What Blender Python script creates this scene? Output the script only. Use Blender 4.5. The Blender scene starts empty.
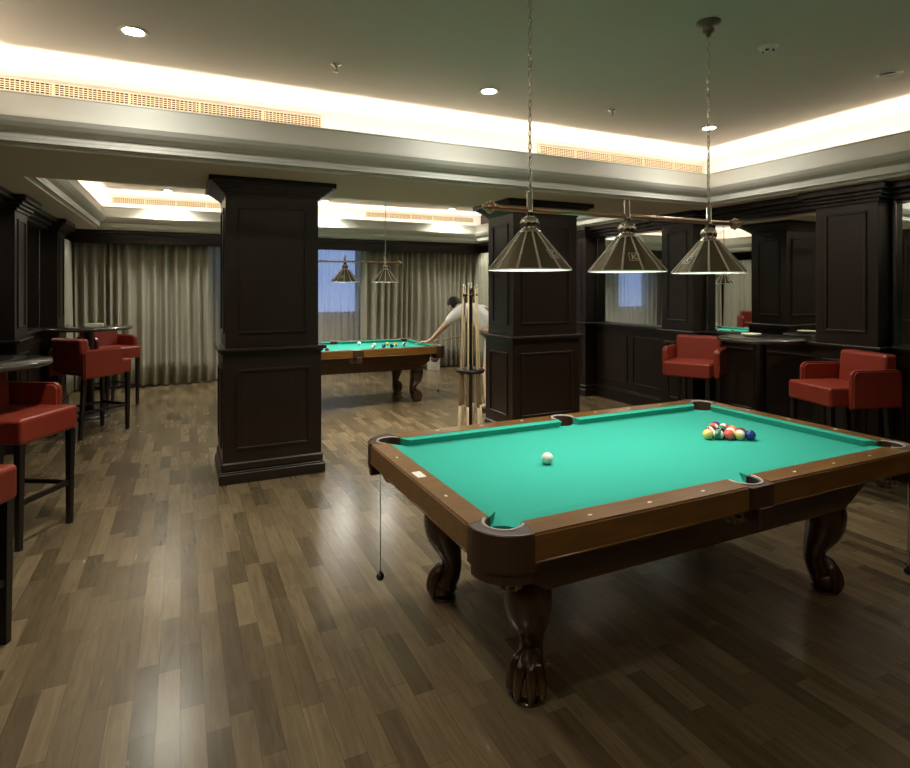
import bpy, bmesh, math, random
from mathutils import Vector, Matrix
PI = math.pi
random.seed(7)
S = bpy.context.scene
COL = S.collection

# ------------------------------------------------------------------ camera, world, exposure
cam_d = bpy.data.cameras.new('camera'); cam = bpy.data.objects.new('camera', cam_d); COL.objects.link(cam)
cam.location = (0, 0, 1.6)
cam.rotation_euler = (math.radians(90), 0, math.radians(-25.5))
cam_d.sensor_width = 36; cam_d.lens = 575/910*36; cam_d.shift_y = -96/910
cam_d.clip_start = 0.02; cam_d.clip_end = 100
S.camera = cam
w = bpy.data.worlds.new('dusk'); S.world = w; w.use_nodes = True
w.node_tree.nodes['Background'].inputs[0].default_value = (0.34, 0.48, 0.88, 1)
w.node_tree.nodes['Background'].inputs[1].default_value = 1.5
S.view_settings.view_transform = 'Standard'; S.view_settings.look = 'None'
S.view_settings.exposure = 0.0; S.view_settings.gamma = 1.0; S.view_settings.use_curve_mapping = False
S.cycles.max_bounces = 10; S.cycles.diffuse_bounces = 5; S.cycles.glossy_bounces = 5
S.cycles.transparent_max_bounces = 12
S.cycles.sample_clamp_indirect = 6.0
S.cycles.caustics_reflective = False; S.cycles.caustics_refractive = False

WARM = (1.0, 0.87, 0.75)
COVE_W = 6.0       # watts per metre of cove strip
SPOT_W = 175.0
SHADE_W = 6.3

def area_light(name, loc, sx, sy, power, color, rot=(0, 0, 0)):
    l = bpy.data.lights.new(name, 'AREA'); l.shape = 'RECTANGLE'; l.size = sx; l.size_y = sy
    l.energy = power; l.color = color
    o = bpy.data.objects.new(name, l); COL.objects.link(o); o.location = loc; o.rotation_euler = rot
    return o
def spot_light(name, loc, power, color, ang=95, blend=0.9, r=0.04):
    l = bpy.data.lights.new(name, 'SPOT'); l.energy = power; l.color = color
    l.spot_size = math.radians(ang); l.spot_blend = blend; l.shadow_soft_size = r
    o = bpy.data.objects.new(name, l); COL.objects.link(o); o.location = loc
    return o

# room numbers
ZS, ZC = 2.50, 3.10                       # soffit and upper ceiling
XL, XR = -1.65, 5.62                      # side walls
YB, YF = 10.95, -2.2                      # window wall and the wall behind the viewer
TRAY_A = (-1.14, 5.23, -1.0, 4.52)        # near ceiling tray
TRAY_B = (-1.15, 5.36, 5.70, 10.20)       # far ceiling tray
UW = 0.34                                 # depth of the cove behind the edge

def cove_lights(T, nm):
    x0, x1, y0, y1 = T
    u = 0.06; z = 2.56; t = 0.07
    tilt = 0.0
    cx, cy = (x0+x1)/2, (y0+y1)/2; lx, ly = x1-x0+2*u, y1-y0+2*u
    area_light('cove_light', (cx, y1+u, z), lx, t, COVE_W*lx, WARM, (PI+tilt, 0, 0))
    area_light('cove_light', (cx, y0-u, z), lx, t, COVE_W*lx, WARM, (PI-tilt, 0, 0))
    area_light('cove_light', (x1+u, cy, z), t, ly, COVE_W*ly, WARM, (PI, 0, 0))
    area_light('cove_light', (x0-u, cy, z), t, ly, COVE_W*ly, WARM, (PI, 0, 0))
cove_lights(TRAY_A, 'near'); cove_lights(TRAY_B, 'far')

# ------------------------------------------------------------------ materials
def nmat(name):
    m = bpy.data.materials.new(name); m.use_nodes = True
    return m, m.node_tree.nodes, m.node_tree.links, m.node_tree.nodes['Principled BSDF']
def plain(name, col, rough=0.5, metal=0.0, spec=0.5, coat=0.0, emit=None, es=0, noise=0.0, nscale=30, bump=0.0):
    m, N, L, b = nmat(name)
    b.inputs['Base Color'].default_value = (*col, 1); b.inputs['Roughness'].default_value = rough
    b.inputs['Metallic'].default_value = metal; b.inputs['Specular IOR Level'].default_value = spec
    b.inputs['Coat Weight'].default_value = coat; b.inputs['Coat Roughness'].default_value = 0.15
    if emit: b.inputs['Emission Color'].default_value = (*emit, 1); b.inputs['Emission Strength'].default_value = es
    tc = N.new('ShaderNodeTexCoord'); nz = N.new('ShaderNodeTexNoise'); nz.inputs['Scale'].default_value = nscale
    nz.inputs['Detail'].default_value = 4; L.new(tc.outputs['Object'], nz.inputs['Vector'])
    if noise > 0:
        mx = N.new('ShaderNodeMixRGB'); mx.blend_type = 'MIX'
        mx.inputs[1].default_value = (*[c*(1-noise) for c in col], 1)
        mx.inputs[2].default_value = (*[min(1, c*(1+noise)) for c in col], 1)
        L.new(nz.outputs['Fac'], mx.inputs[0]); L.new(mx.outputs[0], b.inputs['Base Color'])
    if bump > 0:
        bp = N.new('ShaderNodeBump'); bp.inputs['Strength'].default_value = bump; bp.inputs['Distance'].default_value = 0.01
        L.new(nz.outputs['Fac'], bp.inputs['Height']); L.new(bp.outputs[0], b.inputs['Normal'])
    return m
def wood(name, c1, c2, rough=0.3, coat=0.3, scale=(14, 14, 1.2)):
    m, N, L, b = nmat(name)
    tc = N.new('ShaderNodeTexCoord'); mp = N.new('ShaderNodeMapping'); mp.inputs['Scale'].default_value = scale
    nz = N.new('ShaderNodeTexNoise'); nz.inputs['Scale'].default_value = 3; nz.inputs['Detail'].default_value = 6
    nz.inputs['Distortion'].default_value = 0.6
    L.new(tc.outputs['Object'], mp.inputs[0]); L.new(mp.outputs[0], nz.inputs['Vector'])
    cr = N.new('ShaderNodeValToRGB'); cr.color_ramp.elements[0].position = .3; cr.color_ramp.elements[1].position = .7
    cr.color_ramp.elements[0].color = (*c1, 1); cr.color_ramp.elements[1].color = (*c2, 1)
    L.new(nz.outputs['Fac'], cr.inputs[0]); L.new(cr.outputs[0], b.inputs['Base Color'])
    b.inputs['Roughness'].default_value = rough; b.inputs['Coat Weight'].default_value = coat
    b.inputs['Coat Roughness'].default_value = 0.12
    return m

def floor_mat():
    m, N, L, b = nmat('parquet')
    tc = N.new('ShaderNodeTexCoord'); mp = N.new('ShaderNodeMapping'); mp.inputs['Rotation'].default_value = (0, 0, PI/2)
    L.new(tc.outputs['Object'], mp.inputs[0])
    def brick(c1, c2, wdt, off):
        br = N.new('ShaderNodeTexBrick'); br.offset = off; br.offset_frequency = 2
        br.inputs['Scale'].default_value = 1.0; br.inputs['Brick Width'].default_value = wdt
        br.inputs['Row Height'].default_value = 0.083; br.inputs['Mortar Size'].default_value = 0.0008
        br.inputs['Mortar Smooth'].default_value = 0.3; br.inputs['Bias'].default_value = 0.0
        br.inputs['Color1'].default_value = (*c1, 1); br.inputs['Color2'].default_value = (*c2, 1)
        br.inputs['Mortar'].default_value = (0.06, 0.042, 0.025, 1)
        return br
    # shift every row by its own amount so that the board ends do not line up
    sx = N.new('ShaderNodeSeparateXYZ'); L.new(mp.outputs[0], sx.inputs[0])
    dv = N.new('ShaderNodeMath'); dv.operation = 'DIVIDE'; dv.inputs[1].default_value = 0.083; L.new(sx.outputs[1], dv.inputs[0])
    fl = N.new('ShaderNodeMath'); fl.operation = 'FLOOR'; L.new(dv.outputs[0], fl.inputs[0])
    wn = N.new('ShaderNodeTexWhiteNoise'); wn.noise_dimensions = '1D'; L.new(fl.outputs[0], wn.inputs['W'])
    ad = N.new('ShaderNodeMath'); ad.operation = 'ADD'; L.new(sx.outputs[0], ad.inputs[0]); L.new(wn.outputs['Value'], ad.inputs[1])
    cb = N.new('ShaderNodeCombineXYZ'); L.new(ad.outputs[0], cb.inputs[0]); L.new(sx.outputs[1], cb.inputs[1])
    b1 = brick((0.098, 0.070, 0.037), (0.225, 0.165, 0.092), 0.42, 0.37); L.new(cb.outputs[0], b1.inputs['Vector'])
    # grain
    mg = N.new('ShaderNodeMapping'); mg.inputs['Scale'].default_value = (2.6, 22, 1); L.new(cb.outputs[0], mg.inputs[0])
    ng = N.new('ShaderNodeTexNoise'); ng.inputs['Scale'].default_value = 1.6; ng.inputs['Detail'].default_value = 7; ng.inputs['Distortion'].default_value = 0.9
    L.new(mg.outputs[0], ng.inputs['Vector'])
    cr = N.new('ShaderNodeValToRGB'); cr.color_ramp.elements[0].position = .28; cr.color_ramp.elements[1].position = .75
    cr.color_ramp.elements[0].color = (0.74, 0.72, 0.70, 1); cr.color_ramp.elements[1].color = (1.12, 1.12, 1.12, 1)
    L.new(ng.outputs['Fac'], cr.inputs[0])
    mu = N.new('ShaderNodeMixRGB'); mu.blend_type = 'MULTIPLY'; mu.inputs[0].default_value = 1
    L.new(b1.outputs['Color'], mu.inputs[1]); L.new(cr.outputs[0], mu.inputs[2])
    L.new(mu.outputs[0], b.inputs['Base Color'])
    mr = N.new('ShaderNodeMapRange'); mr.inputs[3].default_value = 0.20; mr.inputs[4].default_value = 0.30
    L.new(ng.outputs['Fac'], mr.inputs[0]); L.new(mr.outputs[0], b.inputs['Roughness'])
    b.inputs['Specular IOR Level'].default_value = 0.7
    bp = N.new('ShaderNodeBump'); bp.inputs['Strength'].default_value = 0.12; bp.inputs['Distance'].default_value = 0.004; bp.invert = True
    L.new(b1.outputs['Fac'], bp.inputs['Height']); L.new(bp.outputs[0], b.inputs['Normal'])
    return m

M = {}
M['floor'] = floor_mat()
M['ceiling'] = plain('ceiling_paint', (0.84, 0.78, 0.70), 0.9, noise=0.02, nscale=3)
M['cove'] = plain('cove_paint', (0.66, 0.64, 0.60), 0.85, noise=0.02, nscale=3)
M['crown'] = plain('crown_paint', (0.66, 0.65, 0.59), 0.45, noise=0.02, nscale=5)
M['dark'] = wood('espresso_wood', (0.009, 0.0042, 0.0022), (0.018, 0.0085, 0.0045), 0.36, 0.06)
M['darkleg'] = wood('black_stained_wood', (0.006, 0.004, 0.003), (0.012, 0.008, 0.006), 0.35, 0.1)
M['mirror'] = plain('mirror_silver', (0.80, 0.82, 0.79), 0.015, 1.0)
M['edge'] = plain('bevelled_mirror_edge', (0.45, 0.46, 0.44), 0.22, 1.0)
M['curtain'] = plain('taupe_satin', (0.42, 0.40, 0.32), 0.42, noise=0.12, nscale=8)
M['grille'] = plain('cream_grille', (0.66, 0.55, 0.38), 0.6)
M['void'] = plain('dark_void', (0.02, 0.016, 0.012), 0.9)
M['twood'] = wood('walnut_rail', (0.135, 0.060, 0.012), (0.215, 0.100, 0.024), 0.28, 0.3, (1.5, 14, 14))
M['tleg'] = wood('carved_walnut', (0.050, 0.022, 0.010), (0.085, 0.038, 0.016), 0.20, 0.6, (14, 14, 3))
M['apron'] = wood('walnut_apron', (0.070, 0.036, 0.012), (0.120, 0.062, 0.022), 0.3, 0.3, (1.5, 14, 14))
M['felt'] = plain('green_felt', (0.038, 0.36, 0.275), 0.95, spec=0.1, noise=0.05, nscale=400)
M['leather'] = plain('brown_leather', (0.052, 0.025, 0.013), 0.35, noise=0.15, nscale=60)
M['palerim'] = plain('pale_pocket_rim', (0.42, 0.36, 0.33), 0.4)
M['basket'] = plain('pale_basket_leather', (0.34, 0.27, 0.22), 0.35, noise=0.2)
M['liner'] = plain('pocket_lining', (0.10, 0.045, 0.03), 0.5, noise=0.1)
M['pearl'] = plain('pearl_inlay', (0.85, 0.82, 0.74), 0.3)
M['red'] = plain('red_leather', (0.25, 0.035, 0.019), 0.33, noise=0.08, nscale=12, bump=0.05)
M['bronze'] = plain('brushed_bronze', (0.17, 0.145, 0.095), 0.5, 0.65, noise=0.1, nscale=80)
M['rib'] = plain('cream_rib_shine', (0.95, 0.90, 0.78), 0.35, 0.0, 0.8)  # cream colour stands in for bright reflections on the metal
M['brass'] = plain('aged_brass', (0.62, 0.43, 0.29), 0.28, 1.0)
M['nickel'] = plain('brushed_nickel', (0.62, 0.58, 0.50), 0.25, 1.0)
M['white_in'] = plain('white_enamel', (0.95, 0.93, 0.88), 0.5)
M['bulb'] = plain('lit_bulb', (1, 1, 1), 0.5, emit=(1.0, 0.95, 0.82), es=14)
M['lens'] = plain('lit_lens', (1, 1, 1), 0.4, emit=(1.0, 0.98, 0.88), es=380)
M['lens2'] = plain('softly_lit_lens', (1, 1, 1), 0.4, emit=(1.0, 0.98, 0.88), es=60)
M['offlens'] = plain('unlit_lens', (0.12, 0.11, 0.09), 0.4)
M['ring'] = plain('white_ring', (0.72, 0.70, 0.62), 0.5)
M['black'] = plain('black_plastic', (0.012, 0.011, 0.010), 0.35)
M['maple'] = wood('maple_cue', (0.42, 0.32, 0.17), (0.52, 0.40, 0.22), 0.3, 0.3)
M['cord'] = plain('pale_cord', (0.5, 0.48, 0.42), 0.6)
M['ivory'] = plain('ivory_ceramic', (0.72, 0.72, 0.56), 0.4)
M['bartop'] = plain('polished_dark_top', (0.055, 0.05, 0.042), 0.16, coat=0.5)
M['skin'] = plain('skin', (0.62, 0.42, 0.31), 0.5)
M['shirt'] = plain('white_cotton', (0.88, 0.87, 0.86), 0.85, noise=0.05)
M['shorts'] = plain('stone_cotton', (0.55, 0.50, 0.42), 0.85, noise=0.05)
M['hair'] = plain('dark_hair', (0.03, 0.022, 0.015), 0.6)
M['wframe'] = plain('window_frame', (0.5, 0.5, 0.48), 0.5)

def sheer_mat():
    m, N, L, b = nmat('sheer_voile')
    b.inputs['Base Color'].default_value = (0.62, 0.62, 0.58, 1); b.inputs['Roughness'].default_value = 0.9
    tr = N.new('ShaderNodeBsdfTransparent'); tl = N.new('ShaderNodeBsdfTranslucent'); tl.inputs[0].default_value = (0.6, 0.6, 0.6, 1)
    m1 = N.new('ShaderNodeMixShader'); m1.inputs[0].default_value = 0.3
    L.new(b.outputs[0], m1.inputs[1]); L.new(tl.outputs[0], m1.inputs[2])
    m2 = N.new('ShaderNodeMixShader'); m2.inputs[0].default_value = 0.32
    L.new(m1.outputs[0], m2.inputs[1]); L.new(tr.outputs[0], m2.inputs[2])
    L.new(m2.outputs[0], N['Material Output'].inputs[0])
    return m
M['sheer'] = sheer_mat()
def glass_mat():
    m, N, L, b = nmat('window_glass')
    gl = N.new('ShaderNodeBsdfGlossy'); gl.inputs['Roughness'].default_value = 0.02
    tr = N.new('ShaderNodeBsdfTransparent'); mx = N.new('ShaderNodeMixShader'); fr = N.new('ShaderNodeFresnel'); fr.inputs[0].default_value = 1.06
    L.new(fr.outputs[0], mx.inputs[0]); L.new(tr.outputs[0], mx.inputs[1]); L.new(gl.outputs[0], mx.inputs[2])
    L.new(mx.outputs[0], N['Material Output'].inputs[0])
    return m
M['glass'] = glass_mat()
def ball_mat(name, col, stripe=False):
    m, N, L, b = nmat(name)
    b.inputs['Roughness'].default_value = 0.12; b.inputs['Coat Weight'].default_value = 0.5
    if not stripe:
        b.inputs['Base Color'].default_value = (*col, 1); 
    tc = N.new('ShaderNodeTexCoord'); sp = N.new('ShaderNodeSeparateXYZ'); L.new(tc.outputs['Object'], sp.inputs[0])
    ab = N.new('ShaderNodeMath'); ab.operation = 'ABSOLUTE'; L.new(sp.outputs[2], ab.inputs[0])
    gt = N.new('ShaderNodeMath'); gt.operation = 'GREATER_THAN'; gt.inputs[1].default_value = 0.015 if stripe else 1.0
    L.new(ab.outputs[0], gt.inputs[0])
    mx = N.new('ShaderNodeMixRGB'); mx.inputs[1].default_value = (*col, 1); mx.inputs[2].default_value = (0.85, 0.82, 0.72, 1)
    L.new(gt.outputs[0], mx.inputs[0]); L.new(mx.outputs[0], b.inputs['Base Color'])
    return m

# ------------------------------------------------------------------ mesh helpers
class MB:
    def __init__(s): s.bm = bmesh.new()
    def _xf(s, vs, T):
        if T is not None: bmesh.ops.transform(s.bm, matrix=T, verts=vs)
    def box(s, x0, x1, y0, y1, z0, z1, bev=0.0, seg=2, T=None):
        vs = bmesh.ops.create_cube(s.bm, size=1)['verts']
        for v in vs:
            v.co = Vector(((x0+x1)/2+v.co.x*(x1-x0), (y0+y1)/2+v.co.y*(y1-y0), (z0+z1)/2+v.co.z*(z1-z0)))
        s._xf(vs, T)
        if bev > 0:
            ed = list({e for v in vs for e in v.link_edges})
            bmesh.ops.bevel(s.bm, geom=ed, offset=bev, segments=seg, affect='EDGES', profile=0.5)
        return s
    def prism(s, pts, z0, z1, T=None, smooth=False):
        a = [s.bm.verts.new((p[0], p[1], z0)) for p in pts]; b = [s.bm.verts.new((p[0], p[1], z1)) for p in pts]
        n = len(pts)
        s.bm.faces.new(a[::-1]); s.bm.faces.new(b)
        for i in range(n):
            f = s.bm.faces.new((a[i], a[(i+1) % n], b[(i+1) % n], b[i])); f.smooth = smooth
        s._xf(a+b, T); return s
    def lathe(s, prof, n=32, T=None, smooth=True, cap=True, xs=1.0, ys=1.0):
        rings = []; allv = []
        for r, z in prof:
            if r < 1e-6:
                v = s.bm.verts.new((0, 0, z)); rings.append([v]); allv.append(v)
            else:
                rg = [s.bm.verts.new((r*xs*math.cos(2*PI*i/n), r*ys*math.sin(2*PI*i/n), z)) for i in range(n)]
                rings.append(rg); allv += rg
        for A, B in zip(rings, rings[1:]):
            for i in range(n):
                j = (i+1) % n
                if len(A) == 1 and len(B) == 1: continue
                if len(A) == 1: f = s.bm.faces.new((A[0], B[j], B[i]))
                elif len(B) == 1: f = s.bm.faces.new((A[i], A[j], B[0]))
                else: f = s.bm.faces.new((A[i], A[j], B[j], B[i]))
                f.smooth = smooth
        if cap:
            if len(rings[0]) > 1: s.bm.faces.new(rings[0][::-1])
            if len(rings[-1]) > 1: s.bm.faces.new(rings[-1])
        s._xf(allv, T); return s
    def tube(s, pts, radii, n=12, cap=True, smooth=True):
        pts = [Vector(p) for p in pts]
        if not isinstance(radii, (list, tuple)): radii = [radii]*len(pts)
        up = Vector((0, 0, 1)); rings = []; prevx = None
        for i, p in enumerate(pts):
            d = (pts[min(i+1, len(pts)-1)] - pts[max(i-1, 0)]).normalized()
            if prevx is None:
                a = up if abs(d.dot(up)) < .95 else Vector((1, 0, 0)); x = d.cross(a).normalized()
            else:
                x = (prevx - d*prevx.dot(d)).normalized()
            y = d.cross(x); prevx = x
            rings.append([s.bm.verts.new(p + (x*math.cos(2*PI*k/n)+y*math.sin(2*PI*k/n))*radii[i]) for k in range(n)])
        for A, B in zip(rings, rings[1:]):
            for k in range(n):
                f = s.bm.faces.new((A[k], A[(k+1) % n], B[(k+1) % n], B[k])); f.smooth = smooth
        if cap:
            s.bm.faces.new(rings[0][::-1]); s.bm.faces.new(rings[-1])
        return s
    def sphere(s, c, r, sx=1, sy=1, sz=1, n=16, T=None):
        vs = bmesh.ops.create_uvsphere(s.bm, u_segments=n, v_segments=max(6, n//2), radius=r)['verts']
        for v in vs: v.co = Vector((c[0]+v.co.x*sx, c[1]+v.co.y*sy, c[2]+v.co.z*sz))
        for f in {f for v in vs for f in v.link_faces}: f.smooth = True
        s._xf(vs, T); return s
    def build(s, name, mat, parent=None, loc=None):
        bmesh.ops.recalc_face_normals(s.bm, faces=s.bm.faces[:])
        me = bpy.data.meshes.new(name); s.bm.to_mesh(me); s.bm.free()
        o = bpy.data.objects.new(name, me); COL.objects.link(o)
        me.materials.append(M[mat] if isinstance(mat, str) else mat)
        if loc: o.location = loc
        if parent: o.parent = parent
        return o
def subdiv(pts, k=6):
    """Catmull-Rom smoothing of tuples."""
    out = []
    n = len(pts)
    for i in range(n-1):
        p0, p1, p2, p3 = pts[max(i-1, 0)], pts[i], pts[i+1], pts[min(i+2, n-1)]
        for j in range(k):
            t = j/k
            out.append(tuple(0.5*((2*b)+(-a+c)*t+(2*a-5*b+4*c-d)*t*t+(-a+3*b-3*c+d)*t**3) for a, b, c, d in zip(p0, p1, p2, p3)))
    out.append(pts[-1]); return out
def empty(name, loc=(0, 0, 0), rz=0.0):
    o = bpy.data.objects.new(name, None); COL.objects.link(o); o.location = loc; o.rotation_euler = (0, 0, rz)
    o.empty_display_size = 0.1; return o
def tag(o, label=None, cat=None, group=None, kind=None):
    if label: o['label'] = label
    if cat: o['category'] = cat
    if group: o['group'] = group
    if kind: o['kind'] = kind
    return o
def struct(o, label=None):
    o['kind'] = 'structure'
    if label: o['label'] = label
    return o
def kids(o): return [c for c in ALLKIDS.get(o.name, [])]
def copy_tree(o, parent=None):
    c = o.copy(); COL.objects.link(c)
    if parent: c.parent = parent
    for ch in list(o.children): copy_tree(ch, c)
    return c
def Tz(x, y, z, rz=0): return Matrix.Translation((x, y, z)) @ Matrix.Rotation(rz, 4, 'Z')

# ------------------------------------------------------------------ structure: floor, ceiling, walls
b = MB().box(XL-.12, XR+.12, YF-.12, YB+.12, -0.05, 0.0); struct(b.build('floor', 'floor'))
b = MB().box(XL-.12, XR+.12, YF-.12, YB+.12, ZC, ZC+.1); struct(b.build('ceiling', 'ceiling'))
# lowered soffit between and around the two trays
b = MB()
ax0, ax1, ay0, ay1 = TRAY_A; bx0, bx1, by0, by1 = TRAY_B
t0, t1 = ZS, ZS+.012
b.box(XL, XR, YF, ay0, t0, t1); b.box(XL, XR, ay1, by0, t0, t1); b.box(XL, XR, by1, YB, t0, t1)
b.box(XL, ax0, ay0, ay1, t0, t1); b.box(ax1, XR, ay0, ay1, t0, t1)
b.box(XL, bx0, by0, by1, t0, t1); b.box(bx1, XR, by0, by1, t0, t1)
struct(b.build('ceiling', 'ceiling'))

def ring_sweep(T, prof):
    """sweep (inset, z) round a rectangle; positive inset = towards the middle"""
    x0, x1, y0, y1 = T; bm = MB(); rings = []
    for u, z in prof:
        rings.append([bm.bm.verts.new(p) for p in ((x0+u, y0+u, z), (x1-u, y0+u, z), (x1-u, y1-u, z), (x0+u, y1-u, z))])
    for A, B in zip(rings, rings[1:]):
        for k in range(4): bm.bm.faces.new((A[k], A[(k+1) % 4], B[(k+1) % 4], B[k]))
    return bm
crown = [(0, 2.50), (.003, 2.501), (.003, 2.518), (.014, 2.520), (.014, 2.526), (.028, 2.534), (.030, 2.545),
         (.044, 2.548), (.047, 2.556), (.048, 2.588), (.056, 2.594), (.070, 2.600), (.094, 2.614), (.118, 2.640), (.132, 2.662), (.136, 2.668),
         (.136, 2.682), (.075, 2.686), (.075, 2.824), (.080, 2.828), (.080, 2.836), (.045, 2.836), (.045, 2.53)]
coveprof = [(.045, 2.53), (-UW, 2.53), (-UW, ZC)]
for i, T in enumerate((TRAY_A, TRAY_B)):
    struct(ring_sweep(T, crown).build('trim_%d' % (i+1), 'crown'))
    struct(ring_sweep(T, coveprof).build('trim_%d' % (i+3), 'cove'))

# walls
struct(MB().box(XR, XR+.12, YF, YB, 0, ZC).build('wall_right', 'dark'))
struct(MB().box(XL-.12, XL, YF, YB, 0, ZC).build('wall_left', 'dark'))
struct(MB().box(XL-.12, XR+.12, YF-.12, YF, 0, ZC).build('wall_front', 'dark'))
WIN = [(0.72, 1.60), (2.25, 3.12)]
WZ0, WZ1 = 1.10, 2.44
b = MB()
xs = [XL-.12, WIN[0][0], WIN[0][1], WIN[1][0], WIN[1][1], XR+.12]
for k in (0, 2, 4): b.box(xs[k], xs[k+1], YB, YB+.12, 0, ZC)
for k in (1, 3):
    b.box(xs[k], xs[k+1], YB, YB+.12, 0, WZ0); b.box(xs[k], xs[k+1], YB, YB+.12, WZ1, ZC)
struct(b.build('wall_back', 'ceiling'))
for k, (a, c) in enumerate(WIN):
    b = MB(); f = .04
    b.box(a, c, YB+.02, YB+.07, WZ0, WZ0+f); b.box(a, c, YB+.02, YB+.07, WZ1-f, WZ1)
    b.box(a, a+f, YB+.02, YB+.07, WZ0+f, WZ1-f); b.box(c-f, c, YB+.02, YB+.07, WZ0+f, WZ1-f)
    wn = struct(b.build('window_%d' % (k+1), 'wframe'))
    MB().box(a+f, c-f, YB+.04, YB+.046, WZ0+f, WZ1-f).build('pane', 'glass', wn)

# pelmet across the window wall
b = MB().box(XL, XR, 10.36, 10.40, 2.29, ZS-.001, .004).box(XL, XR, 10.33, 10.40, 2.44, 2.499, .008).box(XL, XR, 10.345, 10.40, 2.29, 2.315, .004)
struct(b.build('trim_5', 'dark'))

def frame_rect(b, axis, pos, sgn, a0, a1, z0, z1, w=0.022, h=0.012):
    """raised rectangular moulding on a face.  axis 'y': face plane y=pos, facing sgn; a along x.  axis 'x' likewise"""
    def bx(p, q, r, s_):
        lo, hi = sorted((pos, pos+sgn*h))
        if axis == 'y': b.box(p, q, lo, hi, r, s_, .004, 1)
        else: b.box(lo, hi, p, q, r, s_, .004, 1)
    bx(a0, a1, z1-w, z1); bx(a0, a1, z0, z0+w); bx(a0, a0+w, z0+w, z1-w); bx(a1-w, a1, z0+w, z1-w)

# wainscot and cornice on both mirrored walls
PIL = [(0.95, 1.50), (2.90, 3.44), (4.88, 5.37), (6.86, 7.36), (9.0, 9.5)]
def side_wall(nm, xw, s):          # s = direction into the room
    def X(d): return xw+s*d
    def bx(b, d0, d1, y0, y1, z0, z1, bev=0.0):
        lo, hi = sorted((X(d0), X(d1))); b.box(lo, hi, y0, y1, z0, z1, bev, 1)
    b = MB()
    PS = PIL if s < 0 else PIL[3:]
    gaps = [(a[1]+.048, c[0]-.048) for a, c in zip([(YF, YF-.048)]+PS, PS+[(10.378, 10.4)])]
    for g0, g1 in gaps:
        bx(b, 0, .03, g0, g1, .18, 1.06)
        bx(b, 0, .085, g0, g1, 1.062, 1.085, .004); bx(b, 0, .065, g0, g1, 1.04, 1.062, .004)
        L = g1-g0; n = max(1, round(L/.62))
        for k in range(n):
            frame_rect(b, 'x', X(.03), s, g0+L*k/n+.05, g0+L*(k+1)/n-.05, .28, .94)
    struct(b.build('trim_6' if s < 0 else 'trim_7', 'dark'))
    b = MB()
    for g0, g1 in gaps: bx(b, 0, .055, g0, g1, 0, .16, .004); bx(b, 0, .045, g0, g1, .16, .18, .004)
    struct(b.build('baseboard_right' if s < 0 else 'baseboard_left', 'dark'))
    b = MB()
    for g0, g1 in gaps: bx(b, 0, .10, g0, g1, 2.36, 2.40, .004); bx(b, 0, .15, g0-.0, g1, 2.40, 2.44, .006); bx(b, 0, .22, g0+.066, g1-.066, 2.44, 2.499, .006)
    struct(b.build('trim_8' if s < 0 else 'trim_9', 'dark'))
side_wall('right', XR, -1); side_wall('left', XL, 1)

def pilaster(xw, s, y0, y1, label):
    o = empty('pilaster', (xw, (y0+y1)/2, 0)); tag(o, label, 'pilaster', 'dark wood wall pilasters')
    hw = (y1-y0)/2
    def bx(b, d0, d1, w, z0, z1, bev=.003):
        lo, hi = sorted((s*d0, s*d1)); b.box(lo, hi, -w, w, z0, z1, bev, 1)
    P = .20
    b = MB(); bx(b, 0, P, hw, 1.09, 2.37); frame_rect(b, 'x', s*P, s, -hw+.09, hw-.09, 1.20, 2.28); b.build('shaft', 'dark', o)
    b = MB(); bx(b, 0, P+.02, hw+.015, .16, 1.06); frame_rect(b, 'x', s*(P+.02), s, -hw+.08, hw-.08, .26, .95); b.build('pedestal', 'dark', o)
    b = MB(); bx(b, 0, P+.05, hw+.045, 1.06, 1.09, .006); b.build('ledge', 'dark', o)
    b = MB(); bx(b, 0, P+.045, hw+.04, .0, .10, .006); bx(b, 0, P+.03, hw+.028, .10, .16, .006); b.build('plinth', 'dark', o)
    b = MB(); bx(b, 0, P+.02, hw+.02, 2.35, 2.38); bx(b, 0, P+.05, hw+.05, 2.38, 2.41, .006); bx(b, 0, P+.075, hw+.075, 2.41, 2.44, .006); bx(b, 0, P+.11, hw+.11, 2.44, 2.497, .006); b.build('capital', 'dark', o)
    return o
rl = [None, 'dark wood pilaster behind the right-hand red bar chair at the right edge', 'dark wood pilaster between two mirrors behind the smaller red bar chair',
      'dark wood pilaster half hidden by the second column, left of the first mirror', 'far dark wood pilaster on the right wall beside the window curtains']
ll = [None, None, None, 'dark wood pilaster on left wall between the two bar tables', 'farthest dark wood pilaster on the left wall next to the long taupe curtain']
for k, (p, q) in enumerate(PIL):
    if rl[k]: pilaster(XR, -1, p, q, rl[k])
    if ll[k]: pilaster(XL, 1, p, q, ll[k])

def mirror(xw, s, y0, y1, label):
    z0, z1 = 1.088, 2.355
    o = empty('wall_mirror', (xw, (y0+y1)/2, z0)); tag(o, label, 'mirror', 'tall mirrors above the panelling')
    h = (y1-y0)/2; H = z1-z0; e = .028
    def bx(b, d0, d1, a, c, r, t, bev=0.0):
        lo, hi = sorted((s*d0, s*d1)); b.box(lo, hi, a, c, r, t, bev, 1)
    b = MB(); bx(b, .002, .014, -h+e, h-e, e, H-e); b.build('glass', 'mirror', o)
    b = MB(); bx(b, .002, .018, -h, -h+e, 0, H, .002); bx(b, .002, .018, h-e, h, 0, H, .002)
    bx(b, .002, .018, -h+e, h-e, 0, .012, .002); bx(b, .002, .018, -h+e, h-e, H-.012, H, .002); b.build('bevelled_edge', 'edge', o)
    b = MB(); bx(b, .001, .002, -h+e, h-e, .012, H-.012); b.build('backing', 'edge', o)
G = [(PIL[k][1]+.016, PIL[k+1][0]-.016) for k in range(4)]
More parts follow.
